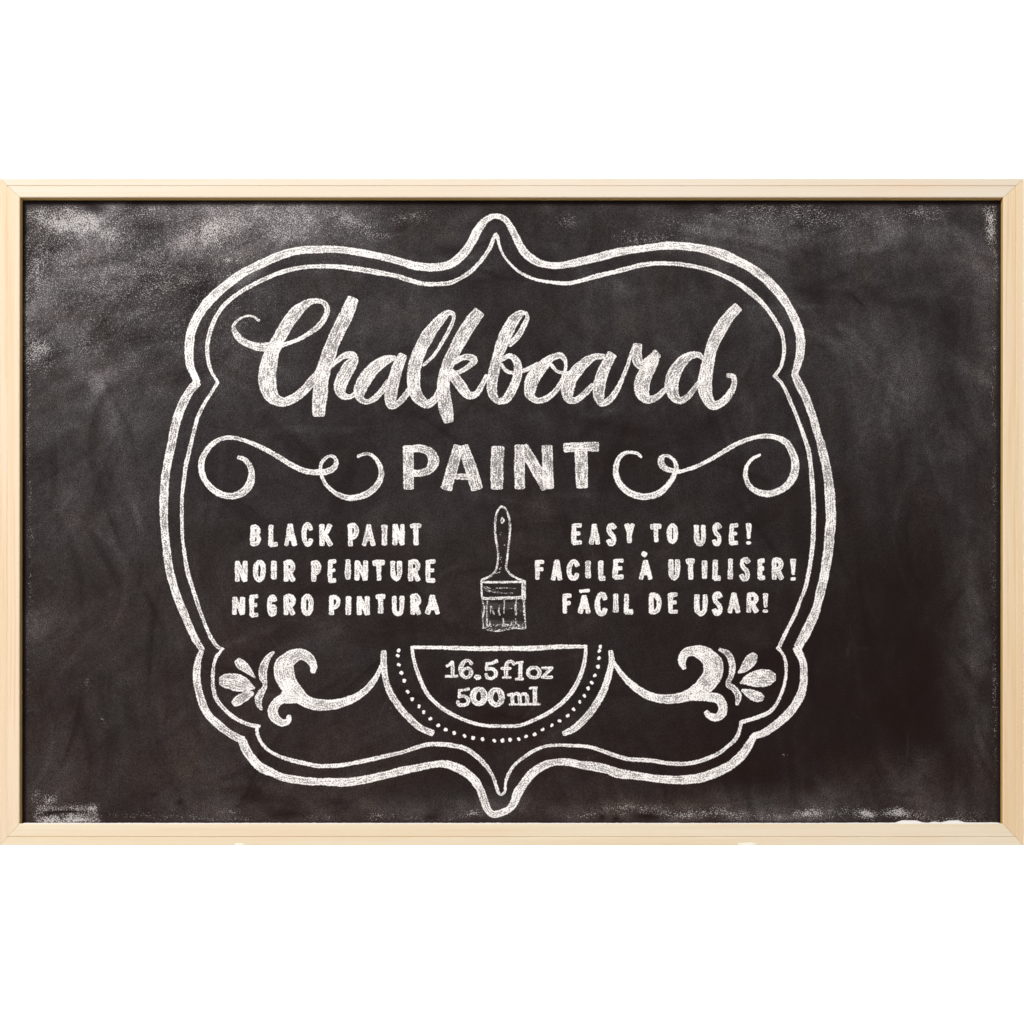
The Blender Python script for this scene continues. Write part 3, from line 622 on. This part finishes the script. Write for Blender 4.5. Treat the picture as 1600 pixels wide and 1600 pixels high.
# ---- volume lettering in the half round
o = (680, 1000, 8.0)
def glyph(strokes, label):
    d = Draw()
    for s_ in strokes: d.stroke(V(*o, s_), 0.50)
    d.done("chalk_letter", label)
def ell(cx, cy, rx, ry, w, wr):
    return [(cx + rx * math.cos(t), cy + ry * math.sin(t), w + (wr - w) * abs(math.cos(t))) for t in np.linspace(-math.pi / 2, 1.5 * math.pi, 14)]
fl = " in the volume line 16.5 fl oz"; ml = " in the volume line 500 ml"
glyph([[(213,275,5.5),(219,360,5.5),(220,450,5.5)],[(150,325,4),(180,308,4.5),(212,280,4)],[(137,453,4),(205,452,4),(272,452,4)]], "chalk numeral 1" + fl)
glyph([[(452,295,6),(425,262,4.5),(375,262,5),(332,310,7),(322,380,7.5),(342,438,6.5),(390,468,5),(438,440,6),(448,392,6),(410,352,4.5),(362,365,4),(335,405,4)]], "chalk numeral 6" + fl)
glyph([[(505,458,6),(525,468,8),(555,462,6)]], "chalk decimal point" + fl)
glyph([[(645,298,5),(705,290,4.5),(770,266,5.5)],[(648,298,5),(643,355,5)],[(640,365,4.5),(700,360,5),(752,392,6),(755,440,6),(710,478,4.5),(655,470,5),(637,432,5)]], "chalk numeral 5" + fl)
glyph([[(985,300,6),(955,270,4.5),(912,278,5.5),(888,330,6.5),(888,460,6)],[(832,357,4),(885,355,4.5),(938,356,4)],[(850,470,3.5),(940,470,3.5)]], "chalk letter f" + fl)
glyph([[(1067,280,6.5),(1063,480,6.5)],[(1020,285,3.5),(1090,278,3.5)],[(1012,487,4),(1092,487,4.5)]], "chalk letter l" + fl)
glyph([ell(1232, 408, 72, 64, 5, 6.5)], "chalk letter o" + fl)
glyph([[(1342,350,4),(1460,350,4.5)],[(1448,360,5),(1350,455,5)],[(1338,465,4.5),(1455,465,5)]], "chalk letter z" + fl)
glyph([[(303,632,4.5),(360,628,4),(415,612,5)],[(306,632,4.5),(300,702,4.5)],[(300,712,4.5),(360,702,5),(408,738,6),(405,788,5.5),(350,813,5),(290,800,6),(285,768,4.5)]], "chalk numeral 5" + ml)
glyph([ell(545, 705, 72, 92, 7, 10)], "first chalk zero" + ml)
glyph([ell(760, 715, 72, 96, 7, 9.5)], "second chalk zero" + ml)
glyph([[(915,688,4),(960,675,4.5)],[(962,680,6),(966,795,6)],[(968,700,4),(1010,668,5),(1050,690,6),(1055,795,6)],[(1058,700,4),(1105,670,5),(1145,695,6),(1150,795,6)],[(935,803,3.5),(1000,803,3.5)],[(1025,803,3.5),(1085,803,3.5)],[(1115,803,3.5),(1180,803,3.5)]], "chalk letter m" + ml)
glyph([[(1247,600,6.5),(1249,795,6.5)],[(1185,602,3.5),(1268,596,3.5)],[(1195,802,4),(1300,802,4)]], "chalk letter l" + ml)

# ---- half round panel outline, dots, side strokes
d = Draw()
d.stroke([(643.4,1011.6,5),(687.5,1012,5.5),(743.8,1013.4,7),(800,1013.2,7),(835,1013,7.5),(872.5,1010.6,7),(915.6,1010.3,5)], 0.6)
d.stroke([(643.4,1012,4.5),(647,1033,5.5),(655.6,1059.4,6),(668.8,1085.6,6),(687.5,1104,6),(706,1115.6,6),(728.8,1126,5),(753,1133,5),(776,1134.4,5),(797.5,1134.4,5),(816,1132.5,5),(838.8,1123,5.5),(859.4,1112,6),(881.9,1095,6.5),(898.8,1072.5,7),(910,1046,6),(914.7,1023.8,5.5),(915.3,1012,5)], 0.54)
d.done("half_round_outline", "chalk half round outline below the brush")
dots = V(500, 990, 5.3333, [(655,140),(648,185),(657,260),(678,328),(703,393),(730,485),(768,547),(825,607),(865,655),(920,710),(985,765),(1048,800),(1118,828),(1205,853),(1275,870),(1355,880),(1452,893),(1520,890),(1585,885)]) \
     + V(760, 990, 5.3333, [(133,893),(195,885),(270,880),(330,857),(402,840),(468,800),(545,765),(610,728),(678,685),(728,632),(778,570),(815,520),(847,457),(878,408),(903,350),(930,277),(938,205),(940,145),(950,110)])
for (x, y) in dots:
    d = Draw(); w = rng.uniform(4.3, 5.8)
    a = rng.uniform(0, 3)
    d.stroke([(x - .9 * math.cos(a), y - .9 * math.sin(a), w), (x + .9 * math.cos(a), y + .9 * math.sin(a), w * .9)], 0.75)
    d.done("chalk_dot")
d = Draw()
d.stroke([(599.4,1018,8),(599.4,1036.9,10),(602,1059.4,9),(610.6,1083.8,10),(623.8,1104.4,10),(638.8,1121,10),(655.6,1136,10),(676,1145.6,9.5)], 0.52)
d.done("curved_stroke", "left curved chalk stroke beside the half round")
d = Draw()
d.stroke([(954,1018,8),(956,1033,9),(952,1051.9,10),(942.8,1080,11),(928.8,1104.4,11),(910,1126.9,11),(895,1140,10),(881,1146.2,8)], 0.55)
d.done("curved_stroke", "right curved chalk stroke beside the half round")

# ---- leaf scrolls and petals
d = Draw()
d.stroke([(595.5,1040,5),(588,1057.5,8),(575,1074.4,10),(556,1089.4,12),(528,1099.7,15),(501,1101.5,17),(482.5,1097.5,18),(467.5,1088,22),(455,1075,28),(445,1056,31),(445,1039.4,30),(456,1027,22),(471,1022.5,18),(484.4,1030,14),(490,1041,11),(489,1050,8)], 0.55)
d.stroke([(470,1094,9),(454.4,1091.9,14),(441,1092,15),(430,1101,15),(426,1112.5,16),(431,1123,15),(441,1129,11),(449.7,1126.5,10),(451.6,1119,7)], 0.60)
d.stroke([(452,1072,10),(446,1084,12),(440,1091,10)], 0.55)
d.done("leaf_scroll", "left chalk leaf scroll curling inward")
d = Draw()
d.stroke([(1069,1044,7),(1065.3,1033,12),(1071,1020.5,14),(1085,1017,17),(1101.9,1023,25),(1113,1036,30),(1114,1051.9,30),(1104.6,1066.9,28),(1088.8,1080,22),(1068,1089,17),(1038,1092,14),(1013,1086.6,13),(990.6,1072.5,11),(971.9,1053.8,8),(957.5,1033,5)], 0.55)
d.stroke([(1080,1090,9),(1107.5,1089.4,14),(1122.5,1092,15),(1129,1102.5,14),(1128,1114.6,14),(1118.8,1121.5,12),(1108.4,1118.4,10),(1103,1113,8)], 0.60)
d.done("leaf_scroll", "right chalk leaf scroll curling inward")
for (nm, lab, pts) in [
 ("chalk_leaf", "left chalk leaf band between scroll and petals", [(427,1019.7,4),(418.8,1028,9),(412,1043,13),(411,1058,12),(414,1069.4,7),(413.5,1074,8),(409.4,1080.6,10),(403.8,1091.9,12),(404.7,1101,9),(408.4,1108,4)]),
 ("chalk_leaf", "right chalk leaf band between scroll and petals", [(1125,1015,5),(1137.5,1021.9,9),(1144,1036.9,10),(1143,1053.8,8.5),(1138.4,1065,8),(1138.5,1070,9),(1146.9,1076,9),(1153.4,1087.5,10),(1151.6,1100,5)]),
 ("chalk_petal", "upper left chalk petal", [(371,1032,10.5),(375,1036.5,14),(383,1043,14),(391,1051,9),(398.5,1058.5,2)]),
 ("chalk_petal", "large middle left chalk petal", [(344.5,1064,13),(349,1064,20),(360,1064.5,25),(375,1068,25),(388,1072.5,16),(396.5,1075,4)]),
 ("chalk_petal", "lower left chalk petal", [(365.5,1099.5,10),(369,1097,14),(376,1092,15),(387,1086,13),(394.5,1083.5,6)]),
 ("chalk_petal", "upper right chalk petal", [(1179,1023,11),(1175,1029,17),(1168,1038,17),(1161,1046,11),(1155,1050.5,4)]),
 ("chalk_petal", "large middle right chalk petal", [(1157.5,1067,3),(1167.5,1063,16),(1182.5,1060.5,26),(1197.5,1059,27),(1205,1058.4,22),(1210,1058.4,13)]),
 ("chalk_petal", "lower right chalk petal", [(1160.5,1079,5),(1169.4,1082.8,13),(1178.8,1087,17),(1187,1089.5,15),(1191,1091,10)])]:
    d = Draw(); d.stroke(pts, 0.50 if nm == "chalk_petal" else 0.46); d.done(nm, lab)

# ---- swirls either side of PAINT
d = Draw()
d.stroke([(372.8,714.7,6),(381,717.5,7),(389.7,726.9,8),(393.4,740,9.5),(390.6,755,12),(381,768,12),(366,774.7,10.5),(349.4,773.8,10),(332.5,764.4,9.5),(321,751,9),(314.7,734.4,9),(316.6,715.6,9),(326.9,698.8,8),(343.8,686.6,6.5),(362.5,683.8,6),(385,689.4,6),(407.5,698.8,7),(431.9,711.9,7.5),(456,726.9,8),(476.9,736,8),(497.5,738,9),(508.9,737,9),(518.5,733.4,9),(524.6,727,8),(525,719.4,7),(521,713.7,5),(515,712.8,4),(507,717.6,5),(501.4,726.4,5),(501,736.9,5),(504.5,748,5),(510.6,758.7,5.5),(521,768,6),(532.5,774.5,8),(546.5,778,9),(561.4,776,9),(574.5,771,10),(585.9,762,10),(593.7,750.9,9),(595.9,739.5,8),(593.7,728,7),(588.5,718.5,6),(581.5,711.5,5),(573.6,708.9,4.5),(565.7,710.6,4.5),(559.6,713,5)], 0.52)
d.done("chalk_swirl", "left chalk swirl beside the word PAINT")
d = Draw()
d.stroke([(1187,711,4),(1175,717.5,5),(1166.6,728.8,6),(1164.7,741.9,7),(1169.4,756.9,7.5),(1180.6,767,9),(1197.5,771.5,10),(1214.4,768,10),(1229.4,758.8,11),(1239.7,743.8,12),(1242.5,725,12),(1237.8,706,11),(1227.5,691,10),(1210.6,682.8,8),(1191.9,681.5,7),(1171,685.6,6.5),(1150.6,694,6.5),(1130,706,6.5),(1105.6,720.3,6),(1090,728,6),(1075,733.4,6),(1061,736.9,6),(1048.9,735,7),(1037.5,730.7,9),(1033,723.7,10),(1034,715.9,9),(1039,712.4,5),(1047,714,5),(1054,721,5.5),(1056.7,729.9,7),(1054,739.5,7.5),(1049.7,750,8),(1040,762,9),(1028.7,771,10),(1015.6,775.4,9.5),(1002.5,776,10),(987.6,771.9,10),(974.5,763,10),(965.7,751.7,9),(962,737.7,9),(963,725.5,8),(967.5,715,7),(976,708,5.5),(986.7,706.7,5),(996.4,708.9,5),(1001.6,713.7,4)], 0.56)
d.done("chalk_swirl", "right chalk swirl beside the word PAINT")

# ---- drawn paint brush: handle, ferrule, bristles
o = (720, 780, 7.27)
h = Draw(); h.dim = True
h.stroke(V(*o, [(462,82,4),(430,110,3.5),(400,200,3.8),(390,320,4.2),(400,450,3.8),(420,580,3.6),(420,700,3.6),(400,800,3.6),(340,870,3.8),(242,915,4)]), 0.50)
h.stroke(V(*o, [(462,82,4),(500,100,3.6),(540,180,3.6),(560,290,3.8),(555,420,3.7),(540,560,3.5),(525,690,4),(516,780,4),(560,850,3.8),(640,900,3.8),(730,936,3.8)]), 0.52)
h.stroke(V(*o, [(470,210,2.4),(452,240,2.6),(468,270,2.4),(490,240,2.6),(472,210,2.4)]), 0.6)
for p in [(455,375),(448,398),(492,518),(455,655),(450,680),(460,715),(452,775),(440,790)]:
    h.stroke(V(*o, [(p[0]-4,p[1],1.6),(p[0]+5,p[1]+4,1.4)]), 0.35)
h.stroke(V(*o, [(390,842,1.8),(450,828,1.4)]), 0.4)
hob = h.done("brush_handle", "chalk outline of a paint brush handle")
h = Draw(); h.dim = True
h.line(V(*o, [(242,942),(460,944),(700,938)]), 4, 0.6); h.line(V(*o, [(235,925),(236,1020),(240,1110)]), 3.4, 0.6)
h.line(V(*o, [(250,1127),(460,1124),(700,1115)]), 5.2, 0.62); h.line(V(*o, [(714,940),(714,1040),(716,1130)]), 8, 0.55)
for q in [[(400,1012,1.8),(510,1010,1.7),(620,1014,1.6)],[(262,990,1.6),(320,1008,1.7),(390,1028,1.4)],[(265,1010,1.7),(340,1045,1.6),(450,1055,1.5)],[(275,1035,1.5),(400,1062,1.6),(600,1068,1.4)],[(262,1000,2.2),(300,1025,2.0)]]:
    h.stroke(V(*o, q), 0.33)
h.done("brush_ferrule", "chalk drawn ferrule of the paint brush")
h = Draw(); h.dim = True
for q in [[(240,1150,2.2),(268,1240,3),(250,1330,3),(252,1400,2.6),(262,1465,3)],[(300,1160,2.8),(298,1300,3),(296,1430,3)],[(340,1215,2),(338,1300,2)],[(345,1210,2),(378,1312,2.2)],
          [(440,1210,1.6),(432,1270,2.6),(440,1312,3.2)],[(495,1150,2.8),(492,1220,2.2),(488,1300,1.8)],[(628,1145,3.4),(622,1220,3.2),(628,1310,3.4)],[(716,1135,4),(722,1280,3.6),(732,1370,3),(735,1462,3.4)],
          [(480,1360,3),(478,1420,3.4)],[(490,1370,2),(500,1420,3)],[(620,1360,2.4),(622,1420,2.4)],[(575,1385,2.4),(580,1420,2.4)],[(335,1385,2.6),(328,1440,2.6)],[(600,1380,2),(602,1430,2)],[(708,1400,1.8),(704,1460,1.8)]]:
    h.stroke(V(*o, q), 0.42)
h.stroke(V(*o, [(252,1462,4),(320,1455,6),(400,1462,9),(460,1462,10),(520,1450,7),(600,1440,5),(680,1445,4),(735,1462,4)]), 0.26)
h.stroke(V(*o, [(290,1485,2.5),(400,1498,3),(480,1490,3),(600,1466,3),(720,1470,3)]), 0.40)
h.stroke(V(*o, [(300,1432,2.2),(400,1422,2.6),(500,1424,2.6),(620,1420,2.4),(690,1432,2)]), 0.34)
h.stroke(V(*o, [(270,1180,10),(276,1300,14),(280,1420,16)]), -0.02)
h.stroke(V(*o, [(350,1390,8),(450,1410,9),(560,1405,9),(690,1415,8)]), -0.02)
h.stroke(V(*o, [(330,1200,10),(450,1220,12),(640,1210,12),(700,1260,8)]), -0.05)
h.done("brush_bristles", "chalk drawn bristles with a ragged tip")

# ------------------------------------------------------------------ chalk dust lying on the bottom rail's inner ledge
xs = np.arange(36, 1563, 2.0)
hgt = 0.35 + 0.9 * np.clip(fbm(xs / 5, xs * 0, 15, 3) - 0.42, 0, 1) + 0.35 * rng.rand(len(xs))
hgt += np.where((xs > 1290), 0.35, 0)
for (c, r, a) in [(1424, 17, 3.9), (1409, 8, 1.2), (1490, 15, 3.6), (1462, 8, 1.4), (1500, 6, .7), (1520, 20, .5), (1550, 8, .8)]:
    hgt += a * np.exp(-(np.abs(xs - c) / r) ** 3)
dv, df = [], []
RY = [(0.0004, 0.0), (0.0008, 0.45), (0.0024, 0.9), (0.0045, 1.0), (0.0072, 0.85), (0.0093, 0.3)]
zl = (800 - 1286.6) * PX
for i, x in enumerate(xs):
    X = (x - 800) * PX
    dv.append((X, 0.0004, zl - 0.0004))
    for (y, q) in RY: dv.append((X, y + 0.0002 * rng.randn() * (0 < q < .95), zl + 0.0001 + hgt[i] * q * PX))
    dv.append((X, 0.0093, zl - 0.0004))
n = len(RY) + 2
for i in range(len(xs) - 1):
    for k in range(n - 1): df.append((i * n + k, i * n + k + 1, (i + 1) * n + k + 1, (i + 1) * n + k))
du = mesh_obj("chalk_dust", dv, df, mat_dust(), board, "white chalk dust gathered along the bottom rail")
du["kind"] = "stuff"
for p in du.data.polygons: p.use_smooth = True
